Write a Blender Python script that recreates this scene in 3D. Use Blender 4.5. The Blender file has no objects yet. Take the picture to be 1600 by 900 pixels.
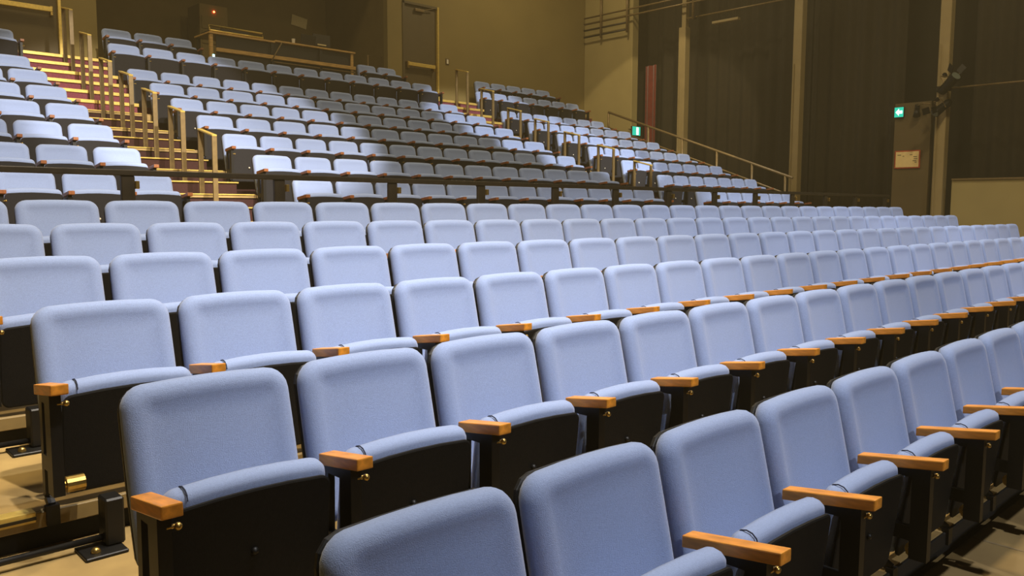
import bpy, bmesh, math, random
from mathutils import Vector, Matrix
random.seed(7)
scene = bpy.context.scene
COL = scene.collection

# ------------------------------------------------------------------ camera
CAM = Vector((-0.716, -1.9055, 1.4111))
YAW, PITCH, ROLL, FPX = 0.7557, 0.0970, 0.0035, 1282.5
fw = Vector((math.cos(PITCH)*math.sin(YAW), math.cos(PITCH)*math.cos(YAW), -math.sin(PITCH)))
rt = Vector((math.cos(YAW), -math.sin(YAW), 0)); up = rt.cross(fw)
r2 = math.cos(ROLL)*rt + math.sin(ROLL)*up; u2 = -math.sin(ROLL)*rt + math.cos(ROLL)*up
cd = bpy.data.cameras.new('camera'); cam = bpy.data.objects.new('camera', cd); COL.objects.link(cam)
cd.sensor_width = 36.0; cd.lens = 36.0*FPX/1600.0; cd.clip_end = 200; cd.clip_start = 0.05
M = Matrix((r2, u2, -fw)).transposed().to_4x4(); M.translation = CAM; cam.matrix_world = M
scene.camera = cam

# ------------------------------------------------------------------ world, lights, exposure
vs = scene.view_settings
vs.view_transform = 'Standard'; vs.look = 'None'; vs.exposure = 0.0; vs.gamma = 1.0; vs.use_curve_mapping = False
w = bpy.data.worlds.new('world'); scene.world = w; w.use_nodes = True
w.node_tree.nodes['Background'].inputs[0].default_value = (1.0, 0.82, 0.45, 1)
w.node_tree.nodes['Background'].inputs[1].default_value = 0.0
hz = w.node_tree.nodes.new('ShaderNodeVolumeScatter')          # thin theatre haze filling the hall
hz.inputs['Color'].default_value = (1.0, .80, .40, 1); hz.inputs['Density'].default_value = .0032; hz.inputs['Anisotropy'].default_value = .0
w.node_tree.links.new(hz.outputs[0], w.node_tree.nodes['World Output'].inputs['Volume'])

def spot(name, loc, target, energy, angle, blend=0.6, color=(1, .9, .72), radius=0.15):
    l = bpy.data.lights.new(name, 'SPOT'); l.energy = energy; l.spot_size = math.radians(angle)
    l.spot_blend = blend; l.color = color; l.shadow_soft_size = radius
    o = bpy.data.objects.new(name, l); COL.objects.link(o); o.location = loc
    o.rotation_euler = (Vector(target)-Vector(loc)).to_track_quat('-Z', 'Y').to_euler()
    return o
def area(name, loc, target, energy, size, color=(1, .88, .66)):
    l = bpy.data.lights.new(name, 'AREA'); l.energy = energy; l.size = size; l.color = color
    o = bpy.data.objects.new(name, l); COL.objects.link(o); o.location = loc
    o.rotation_euler = (Vector(target)-Vector(loc)).to_track_quat('-Z', 'Y').to_euler()
    return o
WARM = (1.0, .80, .48); NEUT = (1.0, .95, .88); SOFT = (1.0, .88, .73); COOL = (.95, .96, 1.0)
# theatre spots hung over the stage, aimed at the house
SP = 'stage_spot'
spot(SP, (1.0, -2.0, 8.8), (2.0, 3.6, 1.0), 4100, 56, .8, SOFT, .12)
spot(SP, (7.5, -2.4, 8.8), (9.0, 2.2, 1.0), 2700, 56, .9, COOL, .12)
spot(SP, (2.6, -1.0, 9.0), (2.6, -.2, .7), 1500, 58, .8, COOL, .12)
spot(SP, (1.25, -7.9, 7.0), (3.6, -.2, .4), 1300, 46, .7, COOL, .05)
spot(SP, (12.5, -2.4, 8.8), (13.5, 3.0, 1.0), 1900, 44, .9, COOL, .12)
spot(SP, (1.0, -3.5, 8.0), (2.0, 8.6, 2.1), 4200, 24, .5, SOFT, .15)
spot(SP, (3.0, -3.5, 8.0), (4.0, 10.6, 2.06), 9500, 21, .14, SOFT, .15)
spot(SP, (11.0, -3.5, 8.0), (13.8, 8.4, 2.2), 4600, 23, .5, NEUT, .15)
spot(SP, (9.0, -3.5, 8.0), (11.6, 11.2, 2.33), 9000, 17, .14, NEUT, .15)
spot(SP, (8.0, 3.0, 8.2), (16.5, 10.9, 3.1), 2000, 22.5, .12, WARM, .06)
# house lights in the ceiling; two rearmost added to wash back wall and door
for x, y, e in ((1.5, 1.0, 300), (6.5, 1.0, 300), (12.0, 1.0, 250), (2.5, 11.5, 160), (6.5, 8.0, 45), (13.0, 10.5, 170)):
    area('house_or_wash_light', (x, y, 9.3), (x, y, 0), e, 0.6, WARM)

# ------------------------------------------------------------------ helpers
def S(c):   # sRGB 0-255 -> linear
    return tuple(((v/255)/12.92 if v/255 <= .04045 else ((v/255+.055)/1.055)**2.4) for v in c)
MATS = {}
def mat(name, rgb, rough=.6, metal=0, noise=0, nscale=30, bump=0, bscale=200, sheen=0, emit=None, estr=0, stretch=None, spec=.5, rgb2=None):
    m = bpy.data.materials.new(name); m.use_nodes = True; nt = m.node_tree; b = nt.nodes['Principled BSDF']
    c = S(rgb); b.inputs['Base Color'].default_value = (*c, 1); b.inputs['Roughness'].default_value = rough
    b.inputs['Metallic'].default_value = metal; b.inputs['Specular IOR Level'].default_value = spec
    tc = nt.nodes.new('ShaderNodeTexCoord'); mp = nt.nodes.new('ShaderNodeMapping')
    nt.links.new(tc.outputs['Object'], mp.inputs[0])
    if stretch: mp.inputs['Scale'].default_value = stretch
    if noise:
        n = nt.nodes.new('ShaderNodeTexNoise'); n.inputs['Scale'].default_value = nscale; n.inputs['Detail'].default_value = 4
        nt.links.new(mp.outputs[0], n.inputs['Vector'])
        r = nt.nodes.new('ShaderNodeValToRGB'); nt.links.new(n.outputs['Fac'], r.inputs[0])
        d = S(rgb2) if rgb2 else tuple(v*(1-noise) for v in c)
        e = tuple(min(1, v*(1+noise*.6)) for v in c)
        r.color_ramp.elements[0].position = .3; r.color_ramp.elements[1].position = .7
        r.color_ramp.elements[0].color = (*d, 1); r.color_ramp.elements[1].color = (*e, 1)
        nt.links.new(r.outputs[0], b.inputs['Base Color'])
    if bump:
        n2 = nt.nodes.new('ShaderNodeTexNoise'); n2.inputs['Scale'].default_value = bscale; n2.inputs['Detail'].default_value = 3
        nt.links.new(mp.outputs[0], n2.inputs['Vector'])
        bp = nt.nodes.new('ShaderNodeBump'); bp.inputs['Strength'].default_value = bump; bp.inputs['Distance'].default_value = .004
        nt.links.new(n2.outputs['Fac'], bp.inputs['Height']); nt.links.new(bp.outputs[0], b.inputs['Normal'])
    if sheen:
        b.inputs['Sheen Weight'].default_value = sheen; b.inputs['Sheen Roughness'].default_value = .5
    if emit:
        b.inputs['Emission Color'].default_value = (*S(emit), 1); b.inputs['Emission Strength'].default_value = estr
    MATS[name] = m; return m
mat('fabric', (144, 162, 204), .92, noise=.08, nscale=170, bump=.35, bscale=420, sheen=.25, spec=.2)
mat('shell', (20, 19, 18), .55, bump=.1, bscale=150)
mat('pan_black', (17, 16, 15), .75, noise=.25, nscale=90, bump=.2, bscale=300, spec=.25)
mat('pan_lit', (38, 38, 42), .8, noise=.1, nscale=60, spec=.25)  # black underside of the upper seats, greyed for the light and haze
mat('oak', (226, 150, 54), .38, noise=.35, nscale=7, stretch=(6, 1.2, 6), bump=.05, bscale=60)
mat('oak_shaded', (138, 84, 46), .45, noise=.35, nscale=7, stretch=(6, 1.2, 6))  # same oak on the upper armrests, darkened for how light falls there
mat('black_metal', (13, 12, 11), .5, metal=.1, noise=.2, nscale=40)
mat('brass', (190, 160, 90), .3, metal=.9, noise=.15, nscale=50)
mat('thread', (40, 46, 66), .9)
mat('deck', (176, 148, 92), .7, noise=.22, nscale=3.5, bump=.05, bscale=40, rgb2=(138, 114, 70))
mat('deck_lip', (150, 126, 76), .6, noise=.2, nscale=9)
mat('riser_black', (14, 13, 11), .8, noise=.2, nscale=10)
mat('carpet', (56, 28, 26), .95, noise=.25, nscale=60, bump=.4, bscale=300)
mat('carpet_lit', (128, 66, 78), .95, noise=.25, nscale=60, bump=.4, bscale=300)  # the maroon carpet with the light on the top steps put into its colour
mat('nosing', (226, 196, 104), .35, metal=.35, noise=.12, nscale=25)
mat('rail_dark', (44, 37, 25), .45, metal=.2, noise=.25, nscale=12)
mat('rail_brass', (122, 102, 64), .45, metal=.2, noise=.15, nscale=20)
mat('floor_dark', (150, 126, 80), .55, noise=.18, nscale=2.5, bump=.04, bscale=60, rgb2=(122, 100, 62))
mat('wall_olive', (128, 112, 64), .85, noise=.08, nscale=1.2, bump=.06, bscale=80)
mat('wall_black', (40, 36, 26), .9, noise=.15, nscale=2)
mat('wall_pale', (160, 144, 94), .8, noise=.06, nscale=2, bump=.05, bscale=90)
mat('wall_panel', (96, 82, 52), .85, noise=.1, nscale=2)
mat('column_paint', (152, 134, 92), .6, noise=.08, nscale=4)
mat('curtain_black', (38, 32, 18), .95, noise=.2, nscale=8)
mat('curtain_red', (112, 32, 20), .9, noise=.2, nscale=8, sheen=.3)
mat('door_paint', (84, 72, 42), .6, noise=.08, nscale=3)
mat('booth_dark', (108, 92, 52), .9, noise=.12, nscale=2)
mat('desk_wood', (192, 152, 84), .45, noise=.3, nscale=6, stretch=(1, 6, 6))
mat('desk_black', (30, 27, 20), .6, noise=.2, nscale=14)
mat('paper', (206, 190, 140), .8, noise=.04, nscale=10)
mat('notice_paper', (240, 214, 150), .7, noise=.05, nscale=14)
mat('notice_red', (176, 70, 36), .6, noise=.1, nscale=20)
mat('ink', (74, 62, 42), .8)
mat('sign_green', (20, 150, 120), .4, emit=(30, 190, 160), estr=1.1)
mat('sign_white', (240, 255, 250), .4, emit=(235, 255, 250), estr=1.6)
mat('led_red', (255, 60, 30), .4, emit=(255, 90, 50), estr=14)
mat('led_cyan', (150, 240, 255), .4, emit=(150, 240, 255), estr=6)
mat('lamp_body', (20, 18, 16), .45, metal=.4, noise=.2, nscale=30)
mat('lens', (120, 130, 120), .1, metal=.3)
mat('white_plastic', (220, 212, 190), .5)

def bx(bm, x0, x1, y0, y1, z0, z1):
    v = [bm.verts.new((x, y, z)) for x in (x0, x1) for y in (y0, y1) for z in (z0, z1)]
    for f in ((0, 1, 3, 2), (4, 6, 7, 5), (0, 4, 5, 1), (2, 3, 7, 6), (0, 2, 6, 4), (1, 5, 7, 3)):
        bm.faces.new([v[i] for i in f])
    return bm
def B(*a): return bx(bmesh.new(), *a)
def bev(bm, w_, seg=2):
    bmesh.ops.bevel(bm, geom=bm.edges[:], offset=w_, segments=seg, affect='EDGES', profile=.6); return bm
def tube(bm, pts, r, n=10):
    pts = [Vector(p) for p in pts]; rings = []
    for i, p in enumerate(pts):
        t = (pts[min(i+1, len(pts)-1)]-pts[max(i-1, 0)]).normalized()
        a = Vector((0, 0, 1)) if abs(t.z) < .9 else Vector((1, 0, 0))
        e1 = t.cross(a).normalized(); e2 = t.cross(e1)
        rr = r[i] if isinstance(r, (list, tuple)) else r
        rings.append([bm.verts.new(p+e1*math.cos(k*2*math.pi/n)*rr+e2*math.sin(k*2*math.pi/n)*rr) for k in range(n)])
    for a, b in zip(rings, rings[1:]):
        for k in range(n): bm.faces.new((a[k], a[(k+1) % n], b[(k+1) % n], b[k]))
    bm.faces.new(rings[0][::-1]); bm.faces.new(rings[-1]); return bm
def bar(bm, a, b, wx, wy):
    """flat bar between two points, wx along X, wy across in the YZ plane"""
    a = Vector(a); b = Vector(b); t = (b-a).normalized(); e1 = Vector((1, 0, 0))
    if abs(t.x) > .9: e1 = Vector((0, 1, 0))
    e2 = t.cross(e1).normalized(); e1 = e2.cross(t).normalized()
    q = [[bm.verts.new(p+e1*sx*wx/2+e2*sy*wy/2) for sx, sy in ((-1, -1), (1, -1), (1, 1), (-1, 1))] for p in (a, b)]
    for k in range(4): bm.faces.new((q[0][k], q[0][(k+1) % 4], q[1][(k+1) % 4], q[1][k]))
    bm.faces.new(q[0][::-1]); bm.faces.new(q[1]); return bm
def mesh(name, bm, m, smooth=False):
    bmesh.ops.recalc_face_normals(bm, faces=bm.faces[:])
    me = bpy.data.meshes.new(name); bm.to_mesh(me); bm.free(); me.materials.append(MATS[m])
    if smooth:
        for p in me.polygons: p.use_smooth = True
    return me
def link(name, me, parent=None, loc=(0, 0, 0), rot=(0, 0, 0)):
    o = bpy.data.objects.new(name, me); COL.objects.link(o); o.location = loc; o.rotation_euler = rot
    if parent: o.parent = parent
    return o
def obj(name, bm, m, parent=None, smooth=False, loc=(0, 0, 0), rot=(0, 0, 0)):
    return link(name, mesh(name, bm, m, smooth), parent, loc, rot)
def tag(o, label, cat, group=None):
    o['label'] = label; o['category'] = cat
    if group: o['group'] = group
    return o
def thing(name, label, cat, loc=(0, 0, 0), rotz=0, group=None):
    o = bpy.data.objects.new(name, None); COL.objects.link(o); o.location = loc; o.rotation_euler = (0, 0, rotz)
    o.empty_display_size = .1
    return tag(o, label, cat, group)
def struct(name, bm, m, label=None):
    o = obj(name, bm, m); o['kind'] = 'structure'
    if label: o['label'] = label
    return o
def sroot(name, label=None, loc=(0, 0, 0)):
    o = bpy.data.objects.new(name, None); COL.objects.link(o); o.location = loc; o['kind'] = 'structure'
    if label: o['label'] = label
    return o
ORD = ['', 'first', 'second', 'third', 'fourth', 'fifth', 'sixth', 'seventh', 'eighth', 'ninth', 'tenth', 'eleventh', 'twelfth',
       'thirteenth', 'fourteenth', 'fifteenth', 'sixteenth', 'seventeenth', 'eighteenth', 'nineteenth', 'twentieth', 'twenty-first',
       'twenty-second', 'twenty-third', 'twenty-fourth', 'twenty-fifth', 'twenty-sixth', 'twenty-seventh', 'twenty-eighth']

# ------------------------------------------------------------------ the room shell
RW = 18.6
fl = struct('floor', B(-6, RW, -9, 14, -.2, -.03), 'floor_dark', 'tan stage floor in front of the seating')
for i in range(20):                                 # floor sheets with open joints in front of the first platform
    for j in range(2):
        obj('floor_panel', bev(B(-2.4+i*.61, -2.4+i*.61+.602, -2.01+j*.625, -1.395+j*.625, -.03, 0), .003, 1), 'floor_dark', fl)
bm = bmesh.new(); bx(bm, -6, RW, -9, 17.5, 10.0, 10.2); struct('ceiling', bm, 'wall_black')
struct('wall_left', B(-6.2, -6, -9, 17.5, -.2, 10), 'wall_black')
struct('wall_right', B(RW, RW+.2, -9, 17.5, -.2, 10), 'wall_black')
struct('wall_front', B(-6, RW, -9.2, -9, -.2, 10), 'wall_black')
TOP = 3.78; BW = 13.5
wb = struct('wall_back', B(-6, 2.36, BW, BW+.15, 0, 10), 'wall_olive', 'olive painted wall behind the last row')
obj('wall_section', B(3.44, 4.0, BW, BW+.15, 0, 10), 'wall_olive', wb)
obj('wall_section', B(2.36, 3.44, BW, BW+.15, 6.0, 10), 'wall_olive', wb)
obj('wall_section', B(4.0, 10.0, BW, BW+.15, 6.9, 10), 'wall_olive', wb)
obj('wall_section', B(4.0, 10.0, BW, BW+.15, 0, TOP), 'wall_olive', wb)
obj('wall_section', B(10.0, 10.40, BW, BW+.15, 0, 10), 'wall_olive', wb)
obj('wall_section', B(11.42, RW, BW, BW+.15, 0, 10), 'wall_olive', wb)
obj('wall_section', B(10.40, 11.42, BW, BW+.15, 6.02, 10), 'wall_olive', wb)
struct('wall_booth_back', B(3.9, 10.1, 16.1, 16.25, 3.5, 7.1), 'booth_dark', 'dark back wall of the control booth')
struct('wall_booth_left', B(3.85, 4.0, BW+.15, 16.1, 3.5, 7.1), 'booth_dark')
struct('wall_booth_right', B(10.0, 10.15, BW+.15, 16.1, 3.5, 7.1), 'booth_dark')
struct('floor_booth', B(4.0, 10.0, BW, 16.1, TOP-.1, TOP), 'riser_black')
struct('ceiling_booth', B(4.0, 10.0, BW+.15, 16.1, 6.95, 7.1), 'booth_dark')

def door(name, x0, x1, hinge_left, label):
    d = sroot(name, label, (0, 0, 0))
    obj('door_leaf', bev(B(x0+.05, x1-.05, BW+.03, BW+.08, TOP+.09, 5.97), .004, 1), 'door_paint', d)
    bm = bmesh.new(); bx(bm, x0, x0+.05, BW-.02, BW+.13, TOP, 6.02); obj('door_jamb', bm, 'door_paint' if hinge_left is False else 'door_paint', d)
    bm = bmesh.new(); bx(bm, x1-.045, x1, BW-.03, BW+.13, TOP, 6.02); obj('door_jamb', bm, 'nosing', d)
    obj('door_head', B(x0, x1, BW-.02, BW+.13, 5.97, 6.02), 'door_paint', d)
    obj('sill', bev(B(x0+.05, x1-.05, BW-.06, BW+.12, TOP, TOP+.085), .006, 1), 'nosing', d)
    zb = 4.64
    pb = obj('push_bar', bev(B(x0+.12, x1-.14, BW-.075, BW-.035, zb-.035, zb+.045), .008), 'nosing', d)  # bright nosing finish stands in for the light glint on the bar
    bm = bmesh.new(); bx(bm, x0+.10, x0+.16, BW-.06, BW+.03, zb-.09, zb+.06); obj('end_bracket', bev(bm, .006), 'brass', pb)
    bm = bmesh.new(); bx(bm, x1-.17, x1-.13, BW-.06, BW+.03, zb-.09, zb+.06); obj('end_bracket', bev(bm, .006), 'brass', pb)
    obj('bar_plate', bev(B(x0+.125, x0+.125+.36*(x1-x0-.3), BW-.079, BW-.0755, zb-.03, zb+.04), .001, 1), 'nosing', pb)
    cl = obj('door_closer', bev(B(x0+.35, x0+.6, BW-.03, BW+.03, 5.84, 5.9), .006), 'rail_brass', d)
    bar_ = bar(bmesh.new(), (x0+.6, BW-.02, 5.89), (x1-.15, BW-.06, 5.97), .015, .015); obj('closer_arm', bar_, 'rail_brass', cl)
    return d
door('door_1', 2.36, 3.44, False, 'olive exit door with brass push bar above the stairs')
door('door_2', 10.40, 11.42, False, 'olive exit door with brass push bar beside the control booth')
sw = thing('light_switch', 'cream light switch plate on the olive wall beside the door', 'switch', (11.68, BW, 4.83))
obj('plate', bev(B(-.05, .05, -.012, 0, -.07, .07), .004), 'wall_panel', sw)
obj('rocker', bev(B(-.025, .025, -.022, -.012, -.05, .05), .003), 'white_plastic', sw)

# right-hand side: pale wall stub, columns, curtains, low wall
struct('wall_stub', bev(B(16.5, 16.75, 11.84, BW, 0, 9.98), .01, 1), 'wall_pale', 'pale wall end at the top of the sloping handrail')
for i, (y, h) in enumerate(((10.3, 9.9), (7.25, 9.9), (4.2, 9.9))):
    c = sroot('column', ['tan column beside the red curtain', 'tan column at the foot of the sloping handrail', 'tan column carrying stage lights'][i], (16.6, y, 0))
    obj('shaft', bev(B(-.1, .1, -.1, .1, 0, (5.85 if i == 0 else h)), .008, 1), 'column_paint', c)
    if i == 0: obj('upper_shaft', bev(B(-.04, .1, -.06, .06, 5.85, h), .006, 1), 'column_paint', c)
    obj('base_plate', bev(B(-.16, .16, -.16, .16, 0, .03), .004, 1), 'rail_dark', c)
    bm = bmesh.new(); tube(bm, [(-.115, .06, 1.0), (-.115, .06, 4.6)], .012, 8); obj('conduit', bm, 'column_paint', c)
def curtain(name, y0, y1, x, z0, z1, m, label, amp=.05, wl=.34):
    bm = bmesh.new(); n = int((y1-y0)/wl*12); ph = random.random()*6; vs_ = []
    for side in (0, .012):
        col = []
        for zi in range(5):
            t = zi/4; row = []
            for k in range(n+1):
                y = y0+(y1-y0)*k/n; a = amp*(1.15-.35*t)
                row.append(bm.verts.new((x+side+a*math.sin(2*math.pi*y/wl+ph+.6*math.sin(y*1.7+ph))+.02*math.sin(y*7), y, z0+(z1-z0)*t)))
            col.append(row)
        vs_.append(col)
    for s in (0, 1):
        for zi in range(4):
            for k in range(n):
                f = [vs_[s][zi][k], vs_[s][zi][k+1], vs_[s][zi+1][k+1], vs_[s][zi+1][k]]
                bm.faces.new(f if s else f[::-1])
    A_, B_ = vs_
    for k in range(n):
        bm.faces.new((A_[0][k], A_[0][k+1], B_[0][k+1], B_[0][k])); bm.faces.new((A_[4][k+1], A_[4][k], B_[4][k], B_[4][k+1]))
    for zi in range(4):
        bm.faces.new((A_[zi][0], B_[zi][0], B_[zi+1][0], A_[zi+1][0])); bm.faces.new((B_[zi][n], A_[zi][n], A_[zi+1][n], B_[zi+1][n]))
    o = obj(name, bm, m, None, True); tag(o, label, 'curtain', 'stage curtains along the side' if m == 'curtain_black' else None); return o
curtain('stage_curtain', 7.3, 11.45, 17.3, .02, 9.8, 'curtain_black', 'black stage curtain hanging between the two columns by the sloping handrail')
curtain('stage_curtain', 5.15, 7.2, 17.1, .02, 9.8, 'curtain_black', 'black stage curtain hanging between the column and the notice panel')
curtain('stage_curtain', -3.0, 3.9, 17.3, .02, 9.8, 'curtain_black', 'wide black stage curtain hanging behind the low pale wall')
curtain('stage_curtain', 11.5, 13.3, 17.6, .02, 9.8, 'curtain_black', 'black stage curtain hanging behind the pale wall end')
curtain('red_curtain', 11.62, 12.0, 17.25, .02, 5.2, 'curtain_red', 'narrow red curtain edge between the black curtains', .04, .2)
wp = struct('wall_panel', B(16.62, 16.75, 4.42, 5.12, 0, 3.55), 'wall_panel', 'brown wall panel carrying the framed notice')
struct('wall_low', B(16.5, 16.68, -4.5, 3.93, 0, 1.98), 'wall_pale', 'low pale wall below the wide black curtain')
struct('trim_1', B(16.47, 16.70, -4.5, 3.93, 1.98, 2.01), 'rail_brass', 'brass capping on the low pale wall')

# ------------------------------------------------------------------ lower platforms
LY = [-.546+.9135*k for k in range(6)]
LZ = [.765, .922, 1.054, 1.175, 1.304, 1.44]
LX = [.061, -.007, .001, .016, .019, .031]
LP = [.5383, .5229, .5083, .5311, .5125, .5316]
LN = [12, 18, 26, 27, 28, 27]
H1 = .634
XL, XR = -1.7, 14.5
names = ['front', 'second', 'third', 'fourth', 'fifth', 'sixth']
for k in range(6):
    z = LZ[k]-H1; y0 = LY[k]-.235; y1 = (LY[k+1]-.235+.06) if k < 5 else 4.72
    p = sroot('floor_platform', 'tan plywood platform under the %s row of seats' % names[k], ((XL+XR)/2, y0, 0))
    cx = (XL+XR)/2
    n = 14; wd = (XR-XL)/n
    me = mesh('deck_panel', bev(B(-wd/2+.002, wd/2-.002, 0, y1-y0, z-.022, z), .002, 1), 'deck')
    for i in range(n): link('deck_panel', me, p, (XL+wd*(i+.5)-cx, 0, 0))
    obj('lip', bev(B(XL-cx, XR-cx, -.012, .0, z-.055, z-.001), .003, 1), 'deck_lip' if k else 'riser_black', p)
    zl = 0 if k == 0 else LZ[k-1]-H1
    obj('riser', B(XL-cx, XR-cx, .03, .06, zl-.2 if k else 0, z-.03), 'riser_black', p)
    bm = bmesh.new(); bx(bm, XL-cx+.1, -.07-cx, -.02, .035, z-.03, z+.006); ns = obj('nosing', bev(bm, .004), 'nosing', p)
    bm = bmesh.new(); bx(bm, XL-cx+.1, -.07-cx, -.0235, -.0205, z-.020, z-.010); obj('grip_line', bm, 'rail_dark', ns)
    # seat-locking bar on the tread by the aisle end
    if 0 < k < 4:
        rd = obj('lock_bar', tube(bmesh.new(), [(-.75-cx, .80, z+.035), (.10-cx, .80, z+.035)], .011), 'black_metal', p, True)
        bm = bmesh.new(); bx(bm, .02-cx, .15-cx, .70, .83, z, z+.012); pl = obj('anchor_plate', bev(bm, .003, 1), 'black_metal', p)
        bm = bmesh.new(); bx(bm, .10-cx, .16-cx, .76, .84, z+.012, z+.17); obj('anchor_block', bev(bm, .006, 1), 'black_metal', pl)
        bm = bmesh.new(); bmesh.ops.create_uvsphere(bm, u_segments=10, v_segments=6, radius=.016, matrix=Matrix.Translation((.06-cx, .74, z+.014))); obj('bolt', bm, 'brass', pl, True)
# cross aisle and upper platforms
UR = lambda k: 6.5+.86*(k-2)                        # riser in front of upper tread k (k>=2)
UZ = [0, .95, 1.255, 1.56, 1.865, 2.17, 2.475, 2.78, 3.29, TOP]
X0, X1 = -.6, 15.75
def platform(z, y0, y1, zl, label, m='carpet'):
    p = sroot('floor_platform', label, ((X0+X1)/2, y0, 0)); c = (X0+X1)/2
    obj('deck', B(X0-c, X1-c, 0, y1-y0, z-.04, z), 'deck', p)
    obj('riser', B(X0-c, X1-c, .02, .05, zl-.05, z-.04), m, p)
    return p
platform(UZ[1], 4.70, 6.55, .80, 'cross aisle floor behind the black rail', 'riser_black')
for k in range(2, 10):
    y1 = UR(k+1)+.05 if k < 9 else BW
    m = 'carpet' if k < 8 else 'carpet_lit'
    platform(UZ[k], UR(k), y1, UZ[k-1], 'carpeted platform of the %s row above the rail' % ORD[k], m)
# stairs in the two aisles
def stairs(xa, xb, label):
    s = sroot('stair_aisle', label, ((xa+xb)/2, 6.5, 0)); c = (xa+xb)/2
    for k in range(2, 10):
        nst = 2 if k < 8 else 3
        yk = UR(k)-6.5; rise = (UZ[k]-UZ[k-1])/nst; top_lit = k >= 8
        th = .012 if not top_lit else .045
        for j in range(1, nst+1):
            z = UZ[k-1]+rise*j; y = yk-(nst-j)*(.86/nst)
            if j < nst:
                obj('step', B(xa-c, xb-c, y+.012, yk+.019, UZ[k-1], z-.001), 'carpet_lit' if top_lit else 'carpet', s)
            n_ = obj('nosing', bev(B(xa-c-.02, xb-c+.02, y-.012, y+.045, z-th, z+.004), .004, 1), 'nosing', s)
    return s
stairs(2.62, 3.78, 'stairs with yellow nosings climbing to the brass-sill door')
stairs(10.62, 11.70, 'stairs with yellow nosings climbing to the door beside the booth')
def end_fascia(x0, x1, k, label):
    o = struct('trim_%d' % k, B(x0, x1, UR(k)-.012, UR(k)+.018, UZ[k]-.27, UZ[k]-.02), 'deck', label)
end_fascia(3.80, 3.98, 7, 'tan panel at the seat end beside the stairs'); end_fascia(11.72, 11.95, 7, 'tan panel at the seat end beside the booth stairs')

# ------------------------------------------------------------------ seats
TH = math.radians(13)
def panel_mesh(name, wd, ht, th, m, rt_=.06, rb_=.04, bow=.012, rings=None, nseg=5, concave=0):
    """upholstered pad: X across, V down from the top edge, D out of the front"""
    def outline(ins):
        hw = wd/2-ins; a0 = -ins; a1 = -ht+ins; pts = []
        rT = max(rt_-ins*.6, .012); rB = max(rb_-ins*.6, .012)
        cs = [((hw-rT), a0-rT, rT, 0), (-(hw-rT), a0-rT, rT, 90), (-(hw-rB), a1+rB, rB, 180), ((hw-rB), a1+rB, rB, 270)]
        for i, (cx_, cv, r_, s) in enumerate(cs):
            for q in range(nseg+1):
                an = math.radians(s+90*q/nseg); pts.append([cx_+r_*math.cos(an), cv+r_*math.sin(an)])
            nx = cs[(i+1) % 4]; e = math.radians(s+90); 
            p0 = pts[-1]; an = math.radians(nx[3]); p1 = [nx[0]+nx[2]*math.cos(an), nx[1]+nx[2]*math.sin(an)]
            for q in range(1, 4): pts.append([p0[0]+(p1[0]-p0[0])*q/4, p0[1]+(p1[1]-p0[1])*q/4])
        out = []
        for x, v in pts:      # gently arched top and sides
            v2 = v + (bow*(1-(x/(wd/2))**2) if v > -ht*.5 else 0)
            out.append((x*(1+.012*math.sin(math.pi*min(1, max(0, -v/ht)))), v2))
        return out
    bm = bmesh.new(); prev = None
    for ins, d in rings:
        ring = [bm.verts.new((x, v, d*th + concave*(abs(x)/(wd/2))**2)) for x, v in outline(ins)]
        if prev:
            n = len(ring)
            for i in range(n): bm.faces.new((prev[i], prev[(i+1) % n], ring[(i+1) % n], ring[i]))
        else: first = ring
        prev = ring
    c = bm.verts.new((0, -ht/2, rings[-1][1]*th)); n = len(prev)
    for i in range(n): bm.faces.new((prev[i], prev[(i+1) % n], c))
    bm.faces.new(first[::-1]); return bm
def place(bm, top, th):   # map (X, V, D) to the seat frame, leaning back by th
    for v in bm.verts:
        x, a, d = v.co
        v.co = (x, top[0]+a*math.sin(th)-d*math.cos(th), top[1]+a*math.cos(th)+d*math.sin(th))
    return bm
PAD = [(.006, 0), (.0, .25), (.002, .55), (.010, .82), (.024, .97), (.042, 1.0), (.058, .95), (.075, .89), (.11, .87), (.17, .88)]
ROLL_ = [(.004, 0), (0, .25), (.001, .6), (.008, .86), (.022, 1.0), (.05, 1.0), (.1, 1.0)]
FLAT = [(.004, 0), (0, .2), (0, .8), (.005, 1.0), (.05, 1.0)]
CACHE = {}
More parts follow.
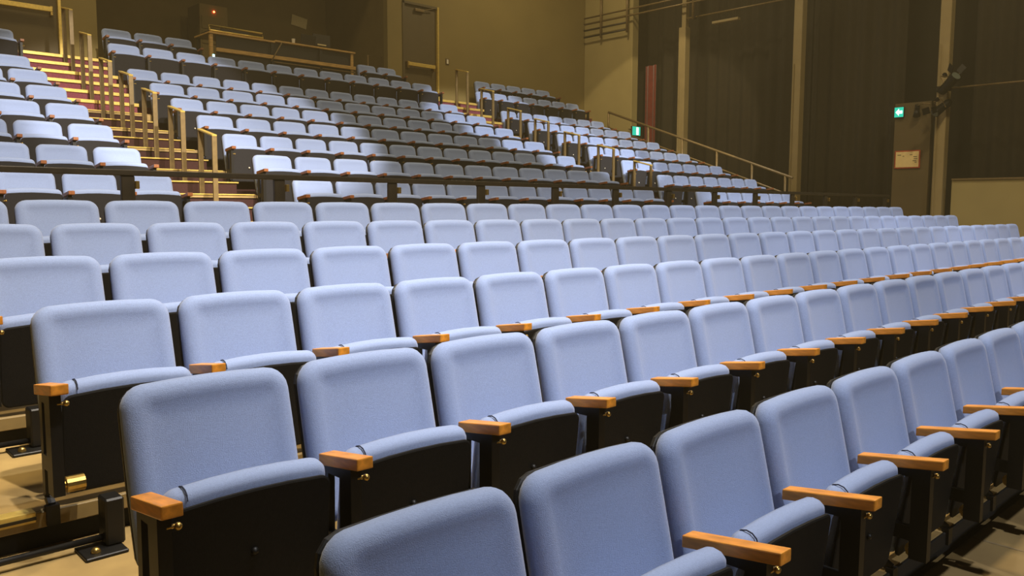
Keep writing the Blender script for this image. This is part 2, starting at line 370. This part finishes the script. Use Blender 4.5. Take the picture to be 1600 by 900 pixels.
def seat_meshes(pitch, H, up_, al=0.0):
    key = (round(pitch, 3), H, up_, al)
    if key in CACHE: return CACHE[key]
    d = {}
    cw = pitch-(.056 if up_ else .042); yt = .2; da = .025 if up_ else 0; dp = .09 if up_ else .028
    d['back'] = mesh('backrest', place(panel_mesh('b', cw, .50, .062, 'fabric', .062, .045, .010, PAD, concave=.006), (yt+.035, H), TH), 'fabric', True)
    d['shell'] = mesh('back_shell', place(panel_mesh('s', cw-.012, .49, .016, 'shell', .058, .04, .008, FLAT, 3), (yt+.052, H-.006), TH), 'shell')
    # tipped-up seat: fabric pad with a rolled front edge, dark underside panel
    pw = pitch-.07; tp = math.radians(-7)
    d['cush'] = mesh('seat_cushion', place(panel_mesh('c', pw, .345+dp, .056, 'fabric', .034, .03, .014, ROLL_), (-.020, H-.247+dp), tp), 'fabric', True)
    d['pan'] = mesh('seat_pan', place(panel_mesh('p', pw-.004, .310+dp, .012, 'pan', .028, .03, .012, FLAT), (-.0745, H-.287+dp), tp), 'pan_lit' if up_ else 'pan_black')
    bm = bmesh.new(); bmesh.ops.create_uvsphere(bm, u_segments=8, v_segments=5, radius=.011, matrix=Matrix.Translation((0, -.100+.03, H-.272-.15)))
    d['cap'] = mesh('screw_cap', bm, 'white_plastic' if up_ else 'black_metal', True)
    xs = -pitch/2
    # stitched seam across the rolled edge near the armrest
    bm = bmesh.new(); pts = []
    for q in range(7):
        a = math.pi*q/6
        pts.append((xs+.085, -.045-.034*math.cos(math.pi-a)*-1, H+dp-.243-.008+.012*math.sin(a)-.018*(1-math.sin(a))))
    tube(bm, pts, .0022, 5); d['seam'] = mesh('seam', bm, 'thread')
    d['arm'] = mesh('armrest', bev(B(-.026, .026, -.205, al, H+da-.226, H+da-.192), .004), 'oak_shaded' if up_ else 'oak')
    for v in d['arm'].vertices: v.co.z -= (v.co.y+.205)*.14      # armrest rises gently to the front
    # cast side standard: front plate, rear strut curling under the platform lip
    bm = bmesh.new()
    bx(bm, -.022, .012, -.165, -.105, H-.56, H+da-.222)
    bar(bm, (0, -.012, H+da-.245), (0, -.005, H-.60 if not up_ else .02), .022, .03)
    bx(bm, -.012, .012, -.15, .0, H+da-.275, H+da-.243)
    bx(bm, -.012, .012, -.12, .0, H-.50, H-.45)
    if up_: bx(bm, -.05, .05, -.09, .06, .0, .02)
    else:
        bar(bm, (0, -.005, H-.60), (0, -.042, .012), .022, .026); bx(bm, -.02, .02, -.058, -.03, -.05, .015)
    d['std'] = mesh('standard', bm, 'black_metal')
    bm = bmesh.new(); tube(bm, [(.03, -.10, H-.545), (.085, -.10, H-.545)], .027, 14); tube(bm, [(.0, -.10, H-.545), (.03, -.10, H-.545)], .013, 10)
    d['hinge'] = mesh('hinge', bm, 'brass', False)
    bm = bmesh.new(); bmesh.ops.create_uvsphere(bm, u_segments=10, v_segments=6, radius=.010, matrix=Matrix.Translation((.026, -.168, H-.262)))
    bmesh.ops.create_cone(bm, cap_ends=True, segments=8, radius1=.006, radius2=.006, depth=.03, matrix=Matrix.Translation((.015, -.16, H-.262)) @ Matrix.Rotation(math.pi/2, 4, 'Y'))
    d['bolt'] = mesh('bolt', bm, 'brass', True)
    CACHE[key] = d; return d
def seat(x, yb, zt, pitch, H, label, group, near=False, up_=False, both=False, lefty=True, al=0.0):
    """x = left edge of the pad"""
    d = seat_meshes(pitch, H, up_, al)
    r = thing('theatre_seat', label, 'seat', (x+(pitch-.042)/2, yb-.2, zt-H), 0, group)
    b = link('backrest', d['back'], r); link('back_shell', d['shell'], b)
    p = link('seat_pan', d['pan'], r); c = link('seat_cushion', d['cush'], p)
    if near: link('seam', d['seam'], c)
    link('screw_cap', d['cap'], p)
    for sx in ([-1] if lefty else []) + ([1] if (both or not lefty) else []):
        a = link('armrest', d['arm'], r, (sx*pitch/2, 0, 0))
        s = link('standard', d['std'], r, (sx*pitch/2, 0, 0))
        link('bolt', d['bolt'], s)
        if near or (both and not up_): link('hinge', d['hinge'], s)
    return r

# a row on the flat stage floor, just in front of the platforms
for i in range(3, 12):
    seat(.05+i*.53, -1.46, .66, .53, H1, 'blue tip-up seat, %s from the aisle, on the flat floor row' % ORD[i+1], 'seats on the flat floor', near=True, al=.085)
rn = ['lowest platform row', 'second platform row', 'third platform row', 'fourth platform row', 'fifth platform row', 'row just below the black rail']
for k in range(6):
    for i in range(LN[k]):
        seat(LX[k]+i*LP[k], LY[k], LZ[k], LP[k], H1, 'blue tip-up seat with oak armrest, %s from the aisle, %s' % (ORD[i+1], rn[k]),
             'seats of the lower block', near=(k < 3 and i < 16), al=(.085 if k == 0 else 0), both=(i == LN[k]-1 and k > 1))
# upper rows: middle, door-side and handrail-side blocks
UM = {1: 6.56, 2: 7.52, 3: 8.356, 4: 9.137, 5: 10.01, 6: 10.79, 7: 11.72, 8: 12.58}
UN = {1: 12, 2: 12, 3: 13, 4: 12, 5: 13, 6: 12, 7: 13, 8: 12}
LB = {1: 4, 2: 4, 3: 4, 4: 3, 5: 3, 6: 3, 7: 2, 8: 2}
H2 = .77
for k in range(1, 9):
    yb = 6.58+.86*(k-1); lam = (yb+1.9055)/(UM[k]+1.9055); zt = UZ[k]+H2
    xl = CAM.x+4.5675*lam; pit = (6.36*1.05 if UN[k] == 12 else 6.89*.972)/UN[k]*lam
    for i in range(UN[k]):
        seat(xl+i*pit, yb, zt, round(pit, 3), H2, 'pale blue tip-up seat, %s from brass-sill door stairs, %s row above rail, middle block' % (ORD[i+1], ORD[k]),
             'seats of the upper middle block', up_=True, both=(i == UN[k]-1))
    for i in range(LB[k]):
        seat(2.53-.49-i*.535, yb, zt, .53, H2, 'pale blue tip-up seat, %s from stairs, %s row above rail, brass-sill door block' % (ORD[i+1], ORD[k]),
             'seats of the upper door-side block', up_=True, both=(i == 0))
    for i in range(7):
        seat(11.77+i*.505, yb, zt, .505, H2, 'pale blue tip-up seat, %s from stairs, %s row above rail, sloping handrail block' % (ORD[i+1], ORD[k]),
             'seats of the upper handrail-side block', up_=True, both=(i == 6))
# last row by the back wall, either side of the control desk
for i, x in enumerate((3.98, 4.51, 5.04)):
    seat(x, 13.25, TOP+H1, .53, H1, 'shaded blue tip-up seat, %s from stairs, back row left beside control desk' % ORD[i+1], 'shaded back row seats', up_=True, both=(i == 2))
for i, x in enumerate((9.02, 9.54)):
    seat(x, 13.25, TOP+H1, .52, H1, 'shaded blue tip-up seat, %s from the desk, back row beside booth door' % ORD[i+1], 'shaded back row seats', up_=True, both=(i == 1))
for i in range(5):
    seat(12.3+i*.52, 13.25, TOP+H1, .52, H1, 'shaded blue tip-up seat, %s from the switch plate, back row against olive wall' % ORD[i+1], 'shaded back row seats', up_=True, both=(i == 4))

# ------------------------------------------------------------------ rails
g = thing('guard_rail', 'long black guard rail with flat posts behind the lower block', 'rail', (7.5, 4.78, UZ[1]))
obj('top_rail', bev(B(-8.4, 8.15, -.03, .03, .70, .745), .006), 'rail_dark', g)
obj('lower_rail', bev(B(-8.4, 8.15, -.012, .012, .08, .12), .004, 1), 'rail_dark', g)
me = mesh('post', bev(B(-.05, .05, -.02, .02, 0, .70), .005, 1), 'rail_dark'); me2 = mesh('bracket', bev(B(.045, .075, -.05, .02, .60, .66), .004, 1), 'brass')
for x in (.35, 1.5, 2.77, 3.97, 5.12, 6.27, 7.37, 8.49, 9.6, 10.72, 11.87, 13.03, 14.2, 15.5):
    p_ = link('post', me, g, (x-7.5, 0, 0)); link('bracket', me2, p_)

def hoop(x, y, z, h, label, group):
    r = thing('stair_handrail', label, 'handrail', (x, y, z), 0, group)
    bm = bmesh.new(); bar(bm, (0, 0, 0), (0, 0, h), .055, .022); obj('post', bm, 'rail_brass', r)
    bm = bmesh.new(); bar(bm, (0, .37, .0), (0, .37, h+.09), .055, .022); obj('post', bm, 'rail_brass', r)
    bm = bmesh.new(); bar(bm, (0, -.015, h), (0, .385, h+.095), .058, .022); obj('grip', bev(bm, .005, 1), 'nosing', r)
yf = [7.08, 7.94, 8.80, 9.62, 10.42, 11.26, 12.1]; zf = [2.20, 2.53, 2.83, 3.14, 3.42, 3.90, 4.40]
for i in range(7):
    k = i+2; zb = UZ[k]                                 # stands on the tread of upper row k
    hoop(3.2, yf[i], zb, zf[i]-zb, 'brass hoop handrail, %s up from the rail on brass-sill door stairs' % ORD[i+1], 'hoop handrails on the brass-sill door stairs')
    hoop(11.12, yf[i], zb, zf[i]-.03-zb, 'brass hoop handrail, %s up from the rail on stairs beside booth' % ORD[i+1], 'hoop handrails on the stairs beside the booth')

s = thing('sloping_handrail', 'long sloping brass handrail along the seating edge by the curtains', 'handrail', (15.62, 6.78, 1.2))
def sl(y): return 2.07+.3497*(y-6.78)-1.2
obj('top_rail', tube(bmesh.new(), [(0, 0, sl(6.78)), (0, 5.09, sl(11.87))], .028, 10), 'rail_brass', s, True)
obj('lower_rail', tube(bmesh.new(), [(0, 0, sl(6.78)-.38), (0, 5.09, sl(11.87)-.38)], .02, 8), 'rail_brass', s, True)
for y in (6.95, 7.75, 8.65, 9.6, 10.6, 11.87):
    zb = max(z for k, z in enumerate(UZ) if k >= 1 and (k == 1 or UR(k) <= y+.001))-1.2
    obj('post', tube(bmesh.new(), [(0, y-6.78, zb), (0, y-6.78, sl(y))], .026, 8), 'rail_brass', s, True)

gal = thing('gallery_railing', 'pipe railing of the side gallery above the pale wall end', 'railing', (16.36, 9.0, 5.6))
for z, y0, m in ((.42, 13.4, 'rail_dark'), (.60, 13.4, 'rail_dark'), (.76, 13.4, 'rail_brass'), (.92, 13.4, 'rail_brass')):  # lower two dark rails stand in for rail shadows on the wall
    obj('rail', tube(bmesh.new(), [(0, 0 if z > .7 else 2.9, z), (0, y0-9, z)], .022, 8), m, gal, True)
for y in (9.9, 11.92, 12.8):
    obj('post', tube(bmesh.new(), [(0, y-9, .35), (0, y-9, 1.6)], .03, 8), 'rail_brass', gal, True)
lpipe = thing('lighting_pipe', 'thin lighting pipe spanning the two columns above the strip light', 'pipe', (16.56, 7.35, 6.05))
obj('pipe', tube(bmesh.new(), [(0, 0, 0), (0, 2.85, 0)], .02, 8), 'rail_brass', lpipe, True)
obj('clamp', bev(B(-.04, .04, 2.6, 2.68, -.04, .04), .006, 1), 'lamp_body', lpipe)

# ------------------------------------------------------------------ control desk and booth
dk = thing('control_desk', 'wooden control desk with orange-lit edge behind the last row', 'desk', (7.3, 13.05, TOP))
obj('desk_top', bev(B(-.25, 1.55, -.05, .62, .80, .835), .006, 1), 'desk_wood', dk)
obj('desk_top', bev(B(-1.55, -.25, -.05, .62, .78, .815), .006, 1), 'desk_wood', dk)
obj('front_rail', bev(B(-1.42, 1.55, -.06, -.02, .47, .54), .006, 1), 'desk_wood', dk)
obj('front_rail', bev(B(-.3, 1.55, -.03, .01, .41, .435), .004, 1), 'rail_brass', dk)
obj('modesty_panel', B(-1.4, 1.5, .0, .02, .1, .78), 'desk_black', dk)
for x in (-1.5, -.3, .75, 1.48):
    for y in (.0, .55): obj('leg', bev(B(x-.03, x+.03, y-.03, y+.03, 0, .79), .004, 1), 'desk_wood' if y == 0 and x in (-1.5, 1.48) else 'desk_black', dk)
obj('brace', tube(bmesh.new(), [(-.35, -.07, .42), (-.12, -.06, .80)], .012, 8), 'rail_brass', dk, True)
mx = thing('mixing_console', 'long mixing console with tubular bumper on the desk', 'console', (6.45, 13.2, TOP+.815))
bm = bmesh.new(); bx(bm, -.6, .45, .02, .4, .002, .07); obj('body', bev(bm, .01), 'desk_black', mx)
obj('bumper', tube(bmesh.new(), [(-.6, -.0, .06), (-.6, .03, .15), (.45, .03, .15), (.45, 0, .06), (-.6, 0, .06)], .018, 8), 'nosing', mx, True)
obj('screen', bev(B(-.25, .3, .30, .33, .07, .20), .006, 1), 'desk_black', mx)
obj('status_light', B(-1.49, -1.45, -.035, -.031, .37, .41), 'led_cyan', dk)
cu = thing('cup', 'small pale cup standing on the control desk', 'cup', (7.5, 13.12, TOP+.835))
obj('body', tube(bmesh.new(), [(0, 0, 0), (0, 0, .09)], [.026, .034], 12), 'white_plastic', cu); obj('lid', tube(bmesh.new(), [(0, 0, .09), (0, 0, .1)], .036, 12), 'white_plastic', cu)
mo = thing('monitor', 'small dark monitor standing on the control desk', 'monitor', (8.25, 13.35, TOP+.835))
obj('foot', bev(B(-.1, .1, -.07, .07, 0, .015), .003, 1), 'desk_black', mo); obj('stem', B(-.02, .02, .0, .03, .015, .12), 'desk_black', mo)
obj('screen', bev(B(-.2, .2, -.03, .0, .08, .32), .006, 1), 'desk_black', mo); obj('label_strip', B(-.1, .1, -.034, -.03, .10, .125), 'paper', mo)
lp = thing('laptop', 'open dark laptop on the control desk', 'laptop', (7.85, 13.3, TOP+.835))
obj('base', bev(B(-.17, .17, -.12, .12, 0, .02), .004, 1), 'desk_black', lp)
sc = obj('lid', bev(B(-.17, .17, 0, .012, 0, .22), .004, 1), 'desk_black', lp, False, (0, -.12, .015), (math.radians(12), 0, 0))
rk = thing('equipment_rack', 'dark equipment rack with a red standby light in the booth', 'rack', (6.77, 15.1, TOP))
obj('cabinet', bev(B(-.3, .3, 0, .6, 0, 1.8), .01, 1), 'booth_dark', rk)
for j in range(5): obj('rack_unit', bev(B(-.26, .26, -.015, 0, .1+j*.3, .36+j*.3), .004, 1), 'booth_dark', rk)
bm = bmesh.new(); bmesh.ops.create_uvsphere(bm, u_segments=10, v_segments=6, radius=.02, matrix=Matrix.Translation((.0, -.02, 1.66))); obj('standby_light', bm, 'led_red', rk, True)
pa = obj('paper_notice', bev(B(-.2, .2, -.006, 0, -.12, .12), .001, 1), 'paper', None, False, (9.28, 16.08, 5.78), (0, math.radians(9), 0)); tag(pa, 'plain paper sheet pinned crooked to the booth wall', 'paper')
hp = thing('metal_stand', 'square brass hoop stand beside the control desk', 'stand', (9.84, 13.72, TOP))
obj('frame', tube(bmesh.new(), [(-.22, 0, 0), (-.22, 0, .97), (.22, 0, .97), (.22, 0, 0)], .018, 8), 'rail_brass', hp, True)
obj('foot', bev(B(-.26, .26, -.15, .15, 0, .015), .004, 1), 'rail_dark', hp)

# ------------------------------------------------------------------ signs and fixtures
def exit_sign(loc, rz, label, w_, h_, arrow):
    e = thing('exit_sign', label, 'sign', loc, rz)
    obj('case', bev(B(-w_/2, w_/2, 0, .05, -h_/2, h_/2), .006, 1), 'rail_dark', e)
    f = obj('face', B(-w_/2+.008, w_/2-.008, -.006, -.0005, -h_/2+.008, h_/2-.008), 'sign_green', e)
    bm = bmesh.new()
    if arrow:      # white arrow
        v = [bm.verts.new((x*w_, y, z*h_)) for y in (-.009, -.0065) for x, z in ((-.34, 0), (.0, .34), (.0, .14), (.36, .14), (.36, -.14), (.0, -.14), (.0, -.34))]
        bm.faces.new(v[:7]); bm.faces.new(v[7:][::-1])
        for i in range(7): bm.faces.new((v[i], v[(i+1) % 7], v[7+(i+1) % 7], v[7+i]))
        obj('arrow', bm, 'sign_white', f)
    else:          # white doorway panel
        bx(bm, -.02*w_, .26*w_, -.009, -.0065, -.4*h_, .4*h_); obj('doorway_symbol', bm, 'sign_white', f)
    obj('bracket', bev(B(-w_/2-.12, -w_/2, .015, .035, .02, .04), .003, 1), 'rail_dark', e)
    return e
exit_sign((16.56, 5.02, 3.37), math.radians(-90), 'green exit sign with white arrow on the brown wall panel', .19, .21, True)
exit_sign((16.66, 11.79, 3.44), 0, 'green lit exit sign on the pale wall end', .34, .24, False)
n_ = thing('framed_notice', 'red-framed cream notice on the brown wall panel', 'notice', (16.615, 4.83, 2.42), math.radians(-90))
obj('frame', bev(B(-.25, .25, -.02, 0, -.18, .18), .004, 1), 'notice_red', n_)
sh = obj('sheet', B(-.225, .225, -.024, -.0205, -.155, .155), 'notice_paper', n_)
for j, (x0, x1, z) in enumerate(((-.19, -.12, .09), (-.09, -.06, .065), (.05, .10, .09), (.12, .19, .05), (.13, .2, .01), (.11, .18, -.03), (.15, .19, -.06))):
    obj('print_line', B(x0, x1, -.026, -.0245, z-.006, z+.006), 'ink', sh)
def stage_light(loc, rot, label, sc=1.0):
    r = thing('stage_light', label, 'stage light', loc); r.rotation_euler = rot; r.scale = (sc, sc, sc)
    bm = tube(bmesh.new(), [(0, -.24, 0), (0, -.2, 0), (0, .02, 0), (0, .16, 0), (0, .2, 0)], [.07, .085, .085, .1, .1], 16); obj('body', bm, 'lamp_body', r)
    obj('lens', tube(bmesh.new(), [(0, .201, 0), (0, .207, 0)], .085, 16), 'lens', r)
    obj('yoke', tube(bmesh.new(), [(-.12, 0, 0), (-.12, 0, .17), (.12, 0, .17), (.12, 0, 0)], .012, 6), 'rail_brass', r)
    obj('clamp', bev(B(-.03, .03, -.03, .03, .17, .25), .006, 1), 'lamp_body', r)
    for a, b in (((-.1, .2, .09), (-.14, .34, .13)), ((.1, .2, .09), (.14, .34, .13))):
        bm = bar(bmesh.new(), a, b, .01, .14); obj('barn_door', bm, 'lamp_body', r)
    return r
stage_light((16.22, 3.98, 3.80), (math.radians(35), 0, math.radians(150)), 'black stage light tilted up at the column top clamp', 1.0)
stage_light((16.30, 4.12, 3.36), (math.radians(-35), 0, math.radians(60)), 'black stage light hanging below the column clamp', .9)
bp_ = thing('boom_pipe', 'thin horizontal boom pipe clamped to the stage-light column', 'pipe', (16.46, 4.0, 3.74))
obj('pipe', tube(bmesh.new(), [(0, .1, 0), (0, -5.0, 0)], .018, 8), 'rail_brass', bp_, True)
obj('clamp', bev(B(-.05, .035, .02, .3, -.05, .05), .008, 1), 'lamp_body', bp_)
obj('safety_cable', tube(bmesh.new(), [(-.05, -.05, .05), (-.06, -.12, .2), (-.06, -.16, .38)], .008, 6), 'rail_brass', bp_, True)
wc = thing('wall_lamp', 'small dark lamp arm on the brown wall panel', 'lamp', (16.6, 4.68, 3.42))
obj('bracket', bev(B(-.03, .02, -.04, .04, -.08, .08), .005, 1), 'lamp_body', wc)
obj('arm', tube(bmesh.new(), [(-.03, 0, .05), (-.12, -.16, .08), (-.14, -.3, .05)], .012, 6), 'rail_brass', wc, True)
obj('shade', tube(bmesh.new(), [(-.04, .0, .0), (-.09, -.03, -.16)], [.03, .07], 12), 'lamp_body', wc, True)
st = thing('strip_light', 'unlit tan strip light hung below the gallery', 'strip light', (16.55, 9.1, 5.82))
obj('housing', bev(B(-.06, .06, -.35, .35, -.03, .03), .012), 'column_paint', st)
for y in (-.25, .25): obj('hanger', tube(bmesh.new(), [(0, y, .03), (0, y, .205)], .006, 6), 'rail_dark', st)
